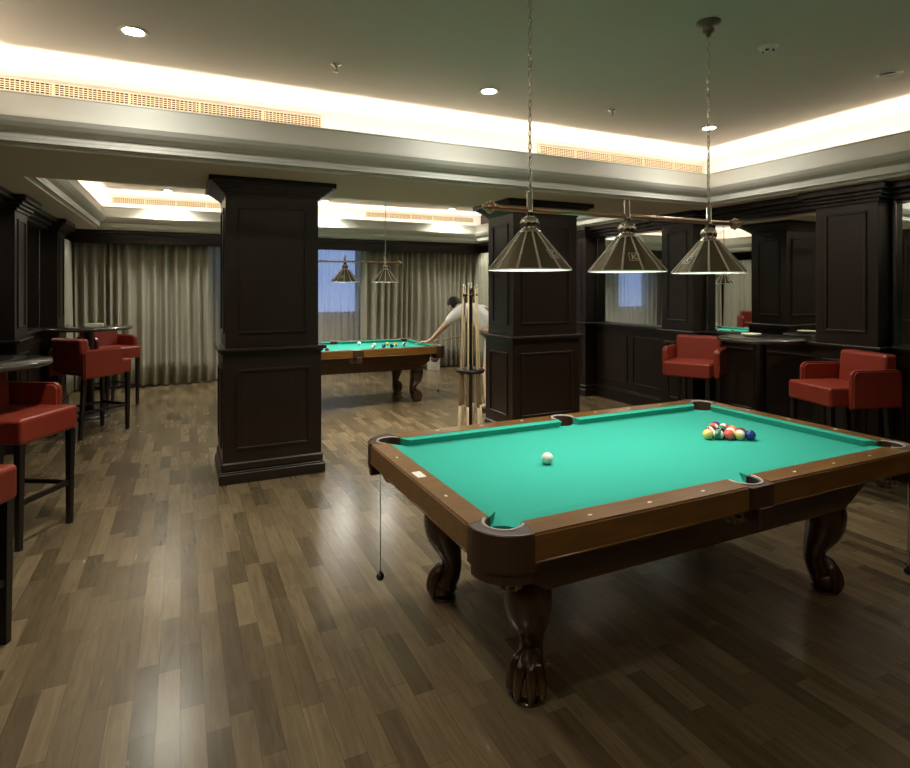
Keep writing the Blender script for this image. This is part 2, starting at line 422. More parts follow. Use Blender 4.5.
mr = ['tall mirror at the right edge of the picture, right of the big pilaster', 'tall mirror behind the small round table with the ivory dish', 'tall mirror reflecting the blue window, left of the red bar chair', 'far mirror on the right wall hidden behind the second column']
ml = [None, None, 'tall mirror on the left wall behind the nearest bar stools', 'narrow-looking mirror on the left wall beyond the first pilaster']
for k, (p, q) in enumerate(G):
    mirror(XR, -1, p, q, mr[k])
mirror(XL, 1, 1.6, 4.2, 'long mirror on the left wall behind the nearest bar chairs'); mirror(XL, 1, 4.24, G[2][1], 'mirror on the left wall beside the pilaster near the left edge'); mirror(XL, 1, *G[3], 'narrow-looking mirror strip on the left wall between the two pilasters')

# free standing columns
def column(x0, x1, y0, y1, label):
    cx, cy = (x0+x1)/2, (y0+y1)/2; hx, hy = (x1-x0)/2, (y1-y0)/2
    o = empty('column', (cx, cy, 0)); tag(o, label, 'column', 'square dark wood columns')
    def blk(b, e, z0, z1, bev=.005): b.box(-hx-e, hx+e, -hy-e, hy+e, z0, z1, bev, 1)
    def faces(b, e, z0, z1, m):
        frame_rect(b, 'y', -hy-e, -1, -hx-e+m, hx+e-m, z0, z1); frame_rect(b, 'y', hy+e, 1, -hx-e+m, hx+e-m, z0, z1)
        frame_rect(b, 'x', -hx-e, -1, -hy-e+m, hy+e-m, z0, z1); frame_rect(b, 'x', hx+e, 1, -hy-e+m, hy+e-m, z0, z1)
    b = MB(); blk(b, 0, 1.105, 2.39, .003); faces(b, 0, 1.22, 2.27, .10); b.build('shaft', 'dark', o)
    b = MB(); blk(b, .022, .17, 1.07, .003); faces(b, .022, .27, .93, .10); b.build('pedestal', 'dark', o)
    b = MB(); blk(b, .035, 1.055, 1.075); blk(b, .062, 1.075, 1.105, .008); b.build('ledge', 'dark', o)
    b = MB(); blk(b, .052, 0, .085, .006); blk(b, .044, .085, .10, .004); blk(b, .036, .10, .17, .012); b.build('plinth', 'dark', o)
    b = MB()
    for e, z0, z1 in ((.012, 2.365, 2.38), (.025, 2.38, 2.395), (.045, 2.395, 2.41), (.06, 2.41, 2.425), (.08, 2.425, 2.44), (.10, 2.44, 2.455), (.13, 2.455, 2.499)): blk(b, e, z0, z1, .004)
    b.build('capital', 'dark', o)
column(.33, 1.085, 5.05, 5.62, 'square dark wood column on the left, nearest to the bar stools')
column(3.07, 3.87, 5.05, 5.58, 'square dark wood column behind the cue rack and near pool table')

# air grilles on the cove walls
def vent(x0, x1, y, label, sgn=-1):
    o = empty('air_vent', ((x0+x1)/2, y, 2.945)); tag(o, label, 'vent', 'long air grilles in the ceiling coves')
    L = (x1-x0)/2
    MB().box(-L, L, sgn*.004, 0, 0, .092).build('backing', 'void', o)
    b = MB(); b.box(-L, L, sgn*.014, sgn*.004, 0, .008); b.box(-L, L, sgn*.014, sgn*.004, .084, .092)
    b.box(-L, -L+.01, sgn*.014, sgn*.004, .008, .084); b.box(L-.01, L, sgn*.014, sgn*.004, .008, .084)
    n = int(2*L/.45)
    for k in range(1, n): b.box(-L+2*L*k/n-.006, -L+2*L*k/n+.006, sgn*.013, sgn*.004, .008, .084)
    b.build('frame', 'grille', o)
    b = MB()
    for k in range(1, 5): b.box(-L+.01, L-.01, sgn*.011, sgn*.006, .008+k*.0152-.0028, .008+k*.0152+.0028)
    m = int(2*L/.028)
    for k in range(1, m): b.box(-L+2*L*k/m-.003, -L+2*L*k/m+.003, sgn*.010, sgn*.006, .008, .084)
    b.build('grid', 'grille', o)
vent(-1.28, 1.07, 4.52+UW-.001, 'long cream air grille in the near ceiling cove at upper left')
vent(3.24, 5.54, 4.52+UW-.001, 'long cream air grille in the near ceiling cove above the billiard light')
vent(-.98, 1.3, 10.20+UW-.001, 'air grille in the far ceiling cove left of the big column')
vent(3.16, 5.44, 10.20+UW-.001, 'air grille in the far ceiling cove between the two columns')

# ------------------------------------------------------------------ curtains
def curtain(x0, x1, y, z0, z1, mat, label, group=None, amp=.085, wl=.155, seed=1, nm='curtain'):
    rnd = random.Random(seed); bm = MB(); xs = []; x = x0
    pts = []; ph = 0
    n = int((x1-x0)/.0125)
    freqs = []
    cur = wl
    for i in range(n+1):
        xx = x0+(x1-x0)*i/n
        if i % 12 == 0: cur = wl*rnd.uniform(.55, 1.35); am = amp*rnd.uniform(.55, 1.15)
        ph += 2*PI*((x1-x0)/n)/cur
        freqs.append((xx, ph, am))
    # smooth the amplitude
    ams = [f[2] for f in freqs]
    for _ in range(8): ams = [(ams[max(i-1, 0)]+ams[i]+ams[min(i+1, n)])/3 for i in range(n+1)]
    nz = 7; rows = []
    for j in range(nz+1):
        t = j/nz; z = z0+(z1-z0)*t; row = []
        for i, (xx, p, a) in enumerate(freqs):
            k = .75+.35*(1-t)
            yy = y+ams[i]*k*math.sin(p+.5*math.sin(3*t+xx*2.1))+.012*math.sin(xx*5+t*3)
            sway = .02*math.sin(xx*3.1+2.2*t)*(1-t)
            row.append(bm.bm.verts.new((xx-(x0+x1)/2+sway, yy-y, z-z0)))
        rows.append(row)
    for A, B in zip(rows, rows[1:]):
        for i in range(n):
            f = bm.bm.faces.new((A[i], A[i+1], B[i+1], B[i])); f.smooth = True
    o = bm.build(nm, mat, None, ((x0+x1)/2, y, z0))
    if mat == 'curtain':
        sm = o.modifiers.new('t', 'SOLIDIFY'); sm.thickness = .003
    tag(o, label, 'curtain', group); return o
curtain(XL+.10, .50, 10.56, .03, 2.48, 'curtain', 'long taupe satin curtain across the window wall left of the big column', seed=3)
curtain(.45, 3.14, 10.78, .03, 2.48, 'sheer', 'pale sheer curtain letting the blue dusk window show through', amp=.045, wl=.13, seed=5)
curtain(3.08, XR-.04, 10.56, .03, 2.48, 'curtain', 'taupe satin curtain behind the far pool table and bending player', seed=11)

def side_curtain(x, label, seed):
    o = curtain(0, .92, 0, .03, 2.30, 'curtain', label, seed=seed, amp=.03)
    o.location = (x, 10.02, .03); o.rotation_euler = (0, 0, PI/2)
side_curtain(XL+.14, 'short taupe curtain return on the left wall at the window corner', 21)
side_curtain(XR-.14, 'short taupe curtain return on the right wall seen behind the bending player', 23)

# ------------------------------------------------------------------ ceiling fixtures
def downlight(x, y, label, lit=True, power=None, z=ZC):
    o = empty('downlight' if lit else 'ceiling_speaker', (x, y, z)); 
    tag(o, label, 'ceiling light' if lit else 'ceiling fitting', 'round recessed ceiling lights' if lit else None)
    MB().lathe([(.050, -.001), (.058, -.006), (.078, -.008), (.084, -.004), (.084, 0)], 28, cap=False).build('trim_ring', 'ring', o)
    MB().lathe([(0, -.004), (.050, -.004), (.050, -.001)], 24, cap=False).build('lens', ('lens' if y < 9 else 'lens2') if lit else 'offlens', o)
    if lit: spot_light('downlight_or_fill_beam', (x, y, z-.02), power or SPOT_W*(1 if y < 9 else 1.35), (1.0, .98, .84), 120 if y < 9 else 140, 1.0, .12)
downlight(-.25, 3.84, 'bright round downlight in the upper left of the near ceiling')
downlight(2.12, 3.84, 'round downlight in the near ceiling left of the hanging chain of the lamp')
downlight(4.47, 3.84, 'round downlight in the near ceiling seen behind the right hanging chain')
downlight(-.18, 9.9, 'small round downlight in the far ceiling left of the big column')
downlight(4.66, 9.9, 'small round downlight in the far ceiling left of the second column')
downlight(2.24, 9.9, 'round downlight in the far ceiling hidden behind the big column')
downlight(4.47, 2.33, 'unlit round fitting in the ceiling at the upper right', lit=False)
spot_light('downlight_or_fill_beam', (2.24, 6.25, ZC-.02), SPOT_W*2.8, (1.0, .95, .80), 84, .8, .12)  # fill lamp added to brighten the floor by the far table
for x in (-.12, 4.66): spot_light('downlight_or_fill_beam', (x, 6.65, ZC-.02), SPOT_W*.8, (1.0, .98, .84), 150, 1.0, .12)
for x in (-.25,): spot_light('downlight_or_fill_beam', (x, .6, ZC-.02), SPOT_W*.7, (1.0, .98, .84), 120, 1.0, .12)  # unseen lamp outside the view, added to light the near room

o = empty('smoke_detector', (3.30, 2.39, ZC)); tag(o, 'pale round smoke detector on the ceiling right of the hanging chain', 'smoke detector')
MB().lathe([(0, -.035), (.022, -.034), (.028, -.022), (.045, -.018), (.055, -.004), (.055, 0)], 24).build('housing', 'ring', o)
b = MB()
for k in range(4): b.box(.024, .034, -.01, .01, -.030, -.020, T=Matrix.Rotation(k*PI/2+.4, 4, 'Z'))
b.build('sensor_slot', 'black', o)
for x, y, lb in ((.94, 3.82, 'small sprinkler head on the ceiling between the two left downlights'), (3.28, 3.80, 'small sprinkler head on the ceiling between the two hanging chains')):
    o = empty('sprinkler', (x, y, ZC)); tag(o, lb, 'sprinkler', 'ceiling sprinklers')
    MB().lathe([(.035, 0), (.035, -.006), (.014, -.010), (.010, -.03), (.006, -.045), (0, -.045)], 18, cap=False).build('escutcheon', 'nickel', o)
    MB().lathe([(0, -.052), (.018, -.051), (.018, -.046), (0, -.046)], 16).build('deflector', 'nickel', o)

# ------------------------------------------------------------------ pool table
def pool_table():
    T = empty('pool_table')
    tag(T, 'large walnut pool table with green cloth and claw feet nearest the viewer', 'pool table')
    zt, zb = .790, .752
    HX, HY, ox, oy = 1.12, .56, 1.27, .72
    # cloth bed with pocket cut-outs
    pc = (1.150, .590); pr = .064; sc_ = (0, .640); sr = .058
    def arc(c, r, a0, a1, n=8): return [(c[0]+r*math.cos(a0+(a1-a0)*i/n), c[1]+r*math.sin(a0+(a1-a0)*i/n)) for i in range(n+1)]
    q = []
    q += [(sr*.98, .60)] if False else []
    right_side = []
    # first quadrant going from (+x axis) to side pocket
    quad = [(1.165, .0), (1.165, pc[1]-math.sqrt(pr**2-.015**2)*1.0)]
    quad += arc(pc, pr, math.radians(-76), math.radians(-194), 10)
    quad += [(1.086, .605)]
    quad += [(.052, .605)] + arc(sc_, sr, math.radians(-35), math.radians(-90), 5)
    pts = quad[:]
    pts += [(-x, y) for x, y in reversed(quad[:-1])]
    full = pts + [(-x, -y) for x, y in pts[1:-1]]
    # dedupe
    cl = []
    for p in full:
        if not cl or (abs(p[0]-cl[-1][0])+abs(p[1]-cl[-1][1])) > 1e-4: cl.append(p)
    MB().prism(cl, zb-.025, zb).build('playing_surface', 'felt', T)
    # cushions: prism cross-section along length
    def cushion(poly_top, poly_bot):
        b = MB(); n = len(poly_top)
        A = [b.bm.verts.new((x, y, z)) for x, y, z in poly_bot]; B = [b.bm.verts.new((x, y, z)) for x, y, z in poly_top]
        b.bm.faces.new(A[::-1]); b.bm.faces.new(B)
        for i in range(n): b.bm.faces.new((A[i], A[(i+1) % n], B[(i+1) % n], B[i]))
        b.build('cushion', 'felt', T)
    zn = .787
    for s in (1, -1):
        for e in (1, -1):
            top = [(e*.068, s*.56, zn), (e*.055, s*.612, zt), (e*1.090, s*.612, zt), (e*1.045, s*.56, zn)]
            bot = [(e*.072, s*.578, zb), (e*.058, s*.612, zb), (e*1.086, s*.612, zb), (e*1.058, s*.578, zb)]
            cushion(top, bot)
        top = [(s*1.12, -.485, zn), (s*1.172, -.530, zt), (s*1.172, .530, zt), (s*1.12, .485, zn)]
        bot = [(s*1.138, -.498, zb), (s*1.172, -.526, zb), (s*1.172, .526, zb), (s*1.138, .498, zb)]
        cushion(top, bot)
    # wooden rails with sights
    def rail(pts):
        b = MB().prism(pts, .694, zt+.002)
        bmesh.ops.bevel(b.bm, geom=[e for e in b.bm.edges if abs(e.verts[0].co.z-e.verts[1].co.z) < 1e-5 and min(e.verts[0].co.z, e.verts[1].co.z) > .75 and (abs(abs(e.verts[0].co.x)-ox)+abs(abs(e.verts[1].co.x)-ox) < 1e-4 or abs(abs(e.verts[0].co.y)-oy)+abs(abs(e.verts[1].co.y)-oy) < 1e-4)], offset=.007, segments=3, affect='EDGES')
        r = b.build('rail', 'twood', T)
        # face bead: a narrow pale moulding at the lower outer edge
        return r
    def sight(r, x, y, rot):
        b = MB()
        b.prism([(-.012, 0), (0, -.007), (.012, 0), (0, .007)], zt+.0015, zt+.0035, T=Tz(x, y, 0, rot)); b.build('sight', 'pearl', r)
    Lx = 2.24/8
    for s in (1, -1):
        for e in (1, -1):
            r = rail([(e*.072, s*.612), (e*1.078, s*.612), (e*1.105, s*oy), (e*.072, s*oy)])
            for k in (1, 2, 3): sight(r, e*Lx*k, s*.672, 0)
        r = rail([(s*1.172, -.530), (s*ox, -.557), (s*ox, .557), (s*1.172, .530)])
        for k in (-1, 0, 1):
            if not (k == 0 and s == -1): sight(r, s*1.225, k*Lx, PI/2)
        if s == -1:
            MB().box(-1.245, -1.205, -.040, .040, zt+.001, zt+.0045, .001, 1).build('nameplate', 'pearl', r)
    # bead under the rail
    b = MB()
    for s in (1, -1):
        for x0, x1 in ((-1.10, -.075), (.075, 1.10)):
            b.tube([(x0, s*(oy+.001), .697), (x1, s*(oy+.001), .697)], .004, 8)
    for s in (1, -1): b.tube([(s*(ox+.001), -.555, .697), (s*(ox+.001), .555, .697)], .004, 8)
    b.build('bead_moulding', 'twood', T)
    # corner castings
    for sx in (1, -1):
        for sy in (1, -1):
            outer = [(1.105, .7225)] + arc((1.125, .575), .1475, PI/2, 0, 12) + [(1.2725, .557)]
            inner = [(1.172, .530)] + arc(pc, pr-.002, math.radians(-60), math.radians(150), 14) + [(1.078, .612)]
            poly = [(x*sx, y*sy) for x, y in outer+inner]
            b = MB().prism(poly, .668, zt+.001, smooth=False)
            # skirt dropping under the corner
            sk = [(1.06, .722)] + arc((1.125, .575), .1475, PI/2, 0, 10) + [(1.2722, .52), (1.20, .52), (1.06, .64)]
            P1 = [(x*sx, y*sy) for x, y in sk]
            b.prism([(x*sx, y*sy) for x, y in [(1.112, .716)]+arc((1.125, .575), .140, PI/2, 0, 10)+[(1.262, .562), (1.10, .562), (1.10, .66)]], .628, .669)
            cp = b.build('corner_pocket', 'leather', T)
            # rim roll
            b = MB(); rr = [(x*sx, y*sy, zt-.003) for x, y in [(1.107, .716)] + arc((1.125, .575), .141, PI/2, 0, 10) + [(1.266, .559)]]
            b.tube(rr, .0075, 8); b.build('rim_roll', 'leather', cp)
            b = MB(); b.tube([(x*sx, y*sy, zt) for x, y in arc(pc, pr+.006, math.radians(-52), math.radians(142), 16)], .006, 8); b.build('mouth_rim', 'palerim', cp)
            b = MB(); b.lathe([(pr-.001, zt-.004), (pr-.001, .64), (0, .63)], 24, T=Matrix.Translation((pc[0]*sx, pc[1]*sy, 0)), cap=False)
            # keep only the outer half so that the balls can enter
            dele = [v for v in b.bm.verts if ((v.co.x*sx-pc[0])+(v.co.y*sy-pc[1])) < -.052 and v.co.z > .7]
            bmesh.ops.delete(b.bm, geom=dele, context='VERTS'); b.build('pocket_liner', 'liner', cp)
            # ball basket
            b = MB(); c = Vector((1.13*sx, .60*sy, 0.035))
            for k in range(10):
                a = 2*PI*k/10
                b.tube([(c.x+.052*math.cos(a), c.y+.052*math.sin(a), .645), (c.x+.056*math.cos(a+.2), c.y+.056*math.sin(a+.2), .61), (c.x+.04*math.cos(a+.35), c.y+.04*math.sin(a+.35), .575), (c.x, c.y, .562)], .006, 6)
            for z, r in ((.625, .056), (.60, .054), (.58, .042)):
                b.tube([(c.x+r*math.cos(2*PI*k/16), c.y+r*math.sin(2*PI*k/16), z) for k in range(17)], .005, 6, cap=False)
            b.build('ball_basket', 'basket', cp)
    # side castings
    for s in (1, -1):
        outer = [(.073, .7225), (.062, .732), (-.062, .732), (-.073, .7225)]
        inner = [(-.073, .612)] + arc(sc_, sr-.002, math.radians(208), math.radians(-28), 14) + [(.073, .612)]
        b = MB().prism([(x, y*s) for x, y in outer+inner], .70, zt-.001)
        b.box(-.030, .052, s*.722 if s > 0 else -.736, .736 if s > 0 else -.722, .618, .702, .004, 1)
        sp = b.build('side_pocket', 'leather', T)
        b = MB(); b.tube([(x, y*s, zt-.001) for x, y in arc(sc_, sr+.012, math.radians(195), math.radians(-15), 16)], .0065, 8); b.build('rim_roll', 'palerim', sp)
        b = MB(); b.lathe([(sr-.001, zt-.004), (sr-.001, .64), (0, .63)], 24, T=Matrix.Translation((0, sc_[1]*s, 0)), cap=False)
        dele = [v for v in b.bm.verts if (v.co.y*s-sc_[1]) < -.03 and v.co.z > .7]
        bmesh.ops.delete(b.bm, geom=dele, context='VERTS'); b.build('pocket_liner', 'liner', sp)
        b = MB(); c = Vector((-.035, .615*s, -0.045))
        for k in range(9):
            a = 2*PI*k/9
            b.tube([(c.x+.055*math.cos(a), c.y+.055*math.sin(a), .69), (c.x+.06*math.cos(a+.3), c.y+.06*math.sin(a+.3), .645), (c.x+.03*math.cos(a+.5), c.y+.03*math.sin(a+.5), .612)], .0065, 6)
        for z, r in ((.665, .058), (.635, .055)):
            b.tube([(c.x+r*math.cos(2*PI*k/16), c.y+r*math.sin(2*PI*k/16), z) for k in range(17)], .005, 6, cap=False)
        b.build('ball_basket', 'basket', sp)
    # cabinet with raked ends
    b = MB()
    for yy in (1, -1):
        pass
    prof = [(-1.10, .694), (-1.09, .572), (-.915, .468), (.915, .468), (1.09, .572), (1.10, .694)]
    R90 = Matrix.Rotation(PI/2, 4, 'X')
    b.prism(prof, -.515, .515, T=R90)
    b.box(-1.14, 1.14, -.57, .57, .662, .694)
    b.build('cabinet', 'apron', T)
    MB().box(-1.18, 1.18, -.635, .635, .700, .7265).build('slate', 'void', T)
    # cabriole legs
    for sx in (1, -1):
        for sy in (1, -1):
            d = Vector((sx, sy, 0)).normalized(); base = Vector((sx*.925, sy*.400, 0))
            path = [(-.01, .50, .078), (.004, .455, .090), (.010, .405, .096), (.006, .350, .092), (-.012, .295, .079), (-.032, .245, .062), (-.044, .200, .051), (-.044, .160, .050), (-.030, .125, .056), (-.012, .09, .060)]
            path = subdiv(path, 5)
            b = MB(); b.tube([tuple(base+d*s_+Vector((0, 0, z))) for s_, z, r in path], [p[2] for p in path], 18)
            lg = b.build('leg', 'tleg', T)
            b = MB(); ang = math.atan2(sy, sx); TT = Tz(base.x, base.y, 0, ang)
            b.sphere((.005, 0, .060), .064, 1.1, 1.1, .94, 18, T=TT)
            for k, a in enumerate((-1.05, -.38, .38, 1.05)):
                ca, sa = math.cos(a), math.sin(a)
                pp = subdiv([(-.020, .0, .165, .028), (.0+.036*ca, .045*sa, .138, .025), (.002+.064*ca, .066*sa, .095, .021), (.005+.070*ca, .072*sa, .050, .017), (.005+.062*ca, .064*sa, .012, .009)], 4)
                b.tube([tuple(TT @ Vector(p[:3])) for p in pp], [p[3] for p in pp], 8)
            for a in (2.4, -2.4):
                ca, sa = math.cos(a), math.sin(a)
                b.tube([tuple(TT @ Vector(p)) for p in ((-.03, .01*sa, .15), (.055*ca, .05*sa, .09), (.06*ca, .055*sa, .03))], [.026, .020, .012], 8)
            b.lathe([(.062, 0), (.066, .006), (.062, .014)], 20, T=TT @ Matrix.Translation((.005, 0, 0)))
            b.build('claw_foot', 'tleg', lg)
    # hanging ball on a cord at both ends
    for (x, y) in ((-1.225, .50), (1.225, -.64)):
        pass
    return T
TBL = (2.155, 2.312)
table = pool_table(); table.location = (TBL[0], TBL[1], 0)
TB2 = (2.08, 7.99)
t2 = copy_tree(table); t2.location = (TB2[0], TB2[1], 0)
t2['label'] = 'second walnut pool table in the far room in front of the curtains'

def hanging_ball(x, y, z1, z0, label):
    o = empty('hanging_cord', (x, y, z1)); tag(o, label, 'cord', 'cords with a little ball under the pool tables')
    MB().tube([(0, 0, 0), (0, 0, z0-z1+.02)], .0024, 6).build('cord', 'cord', o)
    MB().sphere((0, 0, z0-z1), .021, n=14).sphere((0, 0, z0-z1+.02), .010, n=10).build('ball', 'black', o)
    MB().box(-.008, .008, -.008, .008, -.02, 0).build('hook', 'black', o)
hanging_ball(.915, 2.80, .694, .135, 'thin cord with black ball hanging from left end of near table')
hanging_ball(3.445, 1.70, .655, .115, 'thin cord with black ball hanging from right end of near table')
hanging_ball(3.24, 7.34, .655, .17, 'thin cord with black ball hanging from the far pool table')

# ------------------------------------------------------------------ balls
R = .0286; ZB = .752+R
C = dict(yellow=(.80, .58, .16), blue=(.01, .035, .22), red=(.66, .11, .07), purple=(.09, .015, .09), orange=(.85, .18, .06), green=(.01, .14, .06), maroon=(.20, .02, .02), black=(.008, .008, .008), white=(.85, .82, .72))
bm_cache = {}
def ball(x, y, col, stripe, label, group, rot=None):
    key = (col, stripe)
    if key not in bm_cache:
        mt = ball_mat(col+('_striped' if stripe else '_solid')+'_ball', C[col], stripe)
        b = MB(); b.sphere((0, 0, 0), R, n=28); o = b.build('pool_ball', mt); bm_cache[key] = o
    else:
        o = bm_cache[key].copy(); COL.objects.link(o)
    o.location = (x, y, ZB); o.rotation_euler = rot or (random.uniform(0, 3), random.uniform(0, 3), random.uniform(0, 3))
    if col == 'white': o.name = 'cue_ball'
    tag(o, label, 'ball', group); return o
ball(1.594, 2.307, 'white', False, 'white cue ball alone on the near green cloth', None)
ax_, ay_ = 2.665, 2.298
seq = [[('yellow', 0)], [('maroon', 1), ('green', 1)], [('purple', 1), ('black', 0), ('red', 0)], [('orange', 1), ('green', 0), ('blue', 1), ('yellow', 1)], [('purple', 0), ('red', 1), ('orange', 0), ('maroon', 0), ('blue', 0)]]
gname = 'pool balls racked in a triangle on the near table'
rows_n = ['at the front tip', 'in the second row', 'in the third row', 'in the fourth row', 'in the last row']
for i, row in enumerate(seq):
    for j, (c, st) in enumerate(row):
        x = ax_+i*(2*R+.0003)*math.cos(PI/6); y = ay_+((i/2)-j)*(2*R+.0003)
        where = rows_n[i]
        if i: where += (' on the left' if j == 0 else ' on the right' if j == i else ' inside')
        tips = {(0, 0): None, (1, 1): (PI/2, .3, 0.6), (3, 3): (.35, 0.2, 0), (1, 0): (.6, .8, 0), (4, 0): None}
        ball(x, y, c, bool(st), '%s%s ball %s of the racked triangle' % (c, ' striped' if st else ' solid', where), gname, tips.get((i, j)))
f2 = [(2.38, 8.28, 'white', 0, 'white ball at the back left of the far table cloth'), (2.52, 7.98, 'yellow', 1, 'yellow striped ball in the middle of the far table'), (2.60, 7.80, 'blue', 0, 'blue ball in the middle cluster on the far table'),
      (2.40, 7.68, 'blue', 1, 'blue striped ball left of the cluster on the far table'), (2.74, 8.05, 'yellow', 0, 'yellow solid ball right of the cluster on the far table'), (2.70, 7.74, 'black', 0, 'black ball at the front of the far table cluster'),
      (2.82, 7.90, 'orange', 1, 'orange striped ball beside the cluster on the far table'), (2.93, 7.86, 'green', 1, 'green striped ball nearest to the hand of the player'), (1.75, 7.60, 'maroon', 0, 'dark red ball near the left of the far table')]
for x, y, c, st, lb in f2: ball(x, y, c, bool(st), lb, 'pool balls scattered on the far table')

# ------------------------------------------------------------------ billiard lights
def billiard_light():
    T = empty('billiard_light'); tag(T, 'three shade brass billiard light hanging over the near pool table', 'billiard light')
    zb = 1.972
    b = MB().tube([(-.80, 0, zb), (.80, 0, zb)], .0135, 14); b.build('bar', 'brass', T)
    for s in (1, -1):
        fin = MB(); Rm = Matrix.Translation((s*.80, 0, zb)) @ Matrix.Rotation(s*PI/2, 4, 'Y')
        fin.lathe([(.0, -.03), (.017, -.025), (.017, -.01), (.022, -.008), (.027, .0), (.0295, .010), (.028, .020), (.022, .028), (.013, .032), (.016, .038), (.015, .044), (.008, .050), (0, .052)], 18, T=Rm)
        for k in range(8):
            a = 2*PI*k/8
            fin.sphere((s*.810, .027*math.cos(a), zb+.027*math.sin(a)), .009, n=8)
        fin.build('finial', 'brass', T)
    for s in (-1, 1):
        xx = s*.595
        b = MB(); z = zb+.085; k = 0
        while z < ZC-.10:
            z2 = min(z+.033, ZC-.08)
            rx = .0085
            pts = []
            for i in range(13):
                a = 2*PI*i/12; u = rx*math.cos(a); v = (.0205)*math.sin(a)
                pts.append((xx+(u if k % 2 == 0 else 0), (0 if k % 2 == 0 else u), z+.0165+v))
            b.tube(pts, .0022, 6, cap=False); z += .033; k += 1
        # flex running through the links
        b.tube([(xx+.004*math.sin(i*1.3), .004*math.cos(i*1.1), zb+.08+i*(ZC-.07-zb-.08)/24) for i in range(25)], .0022, 6)
        b.build('chain', 'nickel', T)
        b = MB().lathe([(.008, ZC-.085), (.014, ZC-.078), (.016, ZC-.066), (.030, ZC-.058), (.034, ZC-.044), (.030, ZC-.030), (.040, ZC-.022), (.064, ZC-.012), (.066, ZC-.001)], 24, T=Matrix.Translation((xx, 0, 0)))
        b.build('canopy', 'bronze', T)
    emb = {-1: math.radians(-123+57-10), 0: math.radians(-132+14), 1: math.radians(-139-48)}
    for k in (-1, 0, 1):
        xx = k*.597
        MB().lathe([(.010, zb+.085), (.014, zb+.08), (.014, zb+.012), (.018, zb+.008), (.018, zb-.03), (.014, zb-.035)], 16, T=Matrix.Translation((xx, 0, 0))).build('stem', 'nickel', T)
        # pleated conical shade, separate outer and inner skins
        z0 = 1.685; TT = Matrix.Translation((xx, 0, 0)); n = 48
        b = MB(); rings = []
        for r, z, am in ((.195, z0, 0), (.195, z0+.004, 0), (.048, z0+.178, 0), (.045, z0+.184, 0)):
            rings.append([b.bm.verts.new((xx+r*math.cos(2*PI*i/n), r*math.sin(2*PI*i/n), z)) for i in range(n)])
        inn = [[b.bm.verts.new((xx+r*math.cos(2*PI*i/n), r*math.sin(2*PI*i/n), z)) for i in range(n)] for r, z in ((.191, z0+.001), (.046, z0+.172))]
        for A, B in zip(rings, rings[1:]):
            for i in range(n): f = b.bm.faces.new((A[i], A[(i+1) % n], B[(i+1) % n], B[i])); f.smooth = True
        sh = b.bm
        for i in range(n):
            sh.faces.new((rings[0][i], rings[0][(i+1) % n], inn[0][(i+1) % n], inn[0][i]))
        inner_faces = []
        for i in range(n):
            f = sh.faces.new((inn[0][i], inn[0][(i+1) % n], inn[1][(i+1) % n], inn[1][i])); f.smooth = True; inner_faces.append(f.index)
        so = b.build('shade', 'bronze', T); so.data.materials.append(M['white_in'])
        for p in so.data.polygons:
            c = p.center; rr = math.hypot(c.x-xx, c.y); zz = c.z
            # the inner skin lies inside the outer cone
            rout = .195-(zz-z0-.004)*(.147/.174)
            if rr < rout-.0022 and zz > z0+.02 and zz < z0+.17: p.material_index = 1
        # ribs and rim
        b = MB()
        for i in range(12):
            a = 2*PI*(i+.37)/12; ca, sa = math.cos(a), math.sin(a)
            b.tube([(xx+.197*ca, .197*sa, z0+.002), (xx+.050*ca, .050*sa, z0+.180)], [.0062, .0040], 6)
        b.tube([(xx+.196*math.cos(2*PI*i/48), .196*math.sin(2*PI*i/48), z0+.001) for i in range(49)], .0030, 6, cap=False)
        b.build('rib_frame', 'rib', so)
        b = MB().lathe([(.053, z0+.172), (.056, z0+.180), (.040, z0+.192), (.036, z0+.200), (.038, z0+.210), (.041, z0+.222), (.040, z0+.234), (.032, z0+.246), (.020, z0+.254), (.014, z0+.258)], 28, T=TT)
        for i in range(10):
            a = 2*PI*i/10
            b.tube([(xx+.039*math.cos(a), .039*math.sin(a), z0+.200), (xx+.043*math.cos(a), .043*math.sin(a), z0+.222), (xx+.033*math.cos(a), .033*math.sin(a), z0+.246)], .0035, 6)
        b.build('fitter', 'nickel', so)
        # emblem: a letter K in a square frame
        a = emb[k]; sl = math.atan2(.147, .174)
        zc = z0+.070; rc = .195-(.066)*(.147/.174)+.003
        Te = Matrix.Translation((xx, 0, zc)) @ Matrix.Rotation(a, 4, 'Z') @ Matrix.Translation((rc, 0, 0)) @ Matrix.Rotation(-sl, 4, 'Y') @ Matrix.Rotation(PI/2, 4, 'Z') @ Matrix.Rotation(PI/2, 4, 'X')
        b = MB(); q = .026
        for (x0, x1, y0, y1) in ((-q, q, q-.003, q), (-q, q, -q, -q+.003), (-q, -q+.003, -q, q), (q-.003, q, -q, q), (-.012, -.006, -.017, .017)):
            b.box(x0, x1, y0, y1, 0, .002, T=Te)
        b.prism([(-.006, .002), (.008, .017), (.015, .017), (-.001, 0), (.016, -.017), (.008, -.017), (-.006, -.003)], 0, .002, T=Te)
        b.build('emblem', 'rib', so)
        b = MB().sphere((xx, 0, z0+.085), .030, 1, 1, 1.15, 16); b.lathe([(.016, z0+.11), (.016, z0+.17)], 12, T=TT); b.build('bulb', 'bulb', so)
    return T
bl = billiard_light(); bl.location = (2.092, 2.312, 0)
def shade_lamps(cx, cy, k_=1.0):
    for k in (-1, 0, 1):
        l = bpy.data.lights.new('shade_lamp', 'AREA'); l.shape = 'DISK'; l.size = .11; l.energy = SHADE_W*k_; l.color = (1, .97, .88)
        o = bpy.data.objects.new('shade_lamp', l); COL.objects.link(o); o.location = (cx+k*.597, cy, 1.733)
shade_lamps(2.092, 2.312)
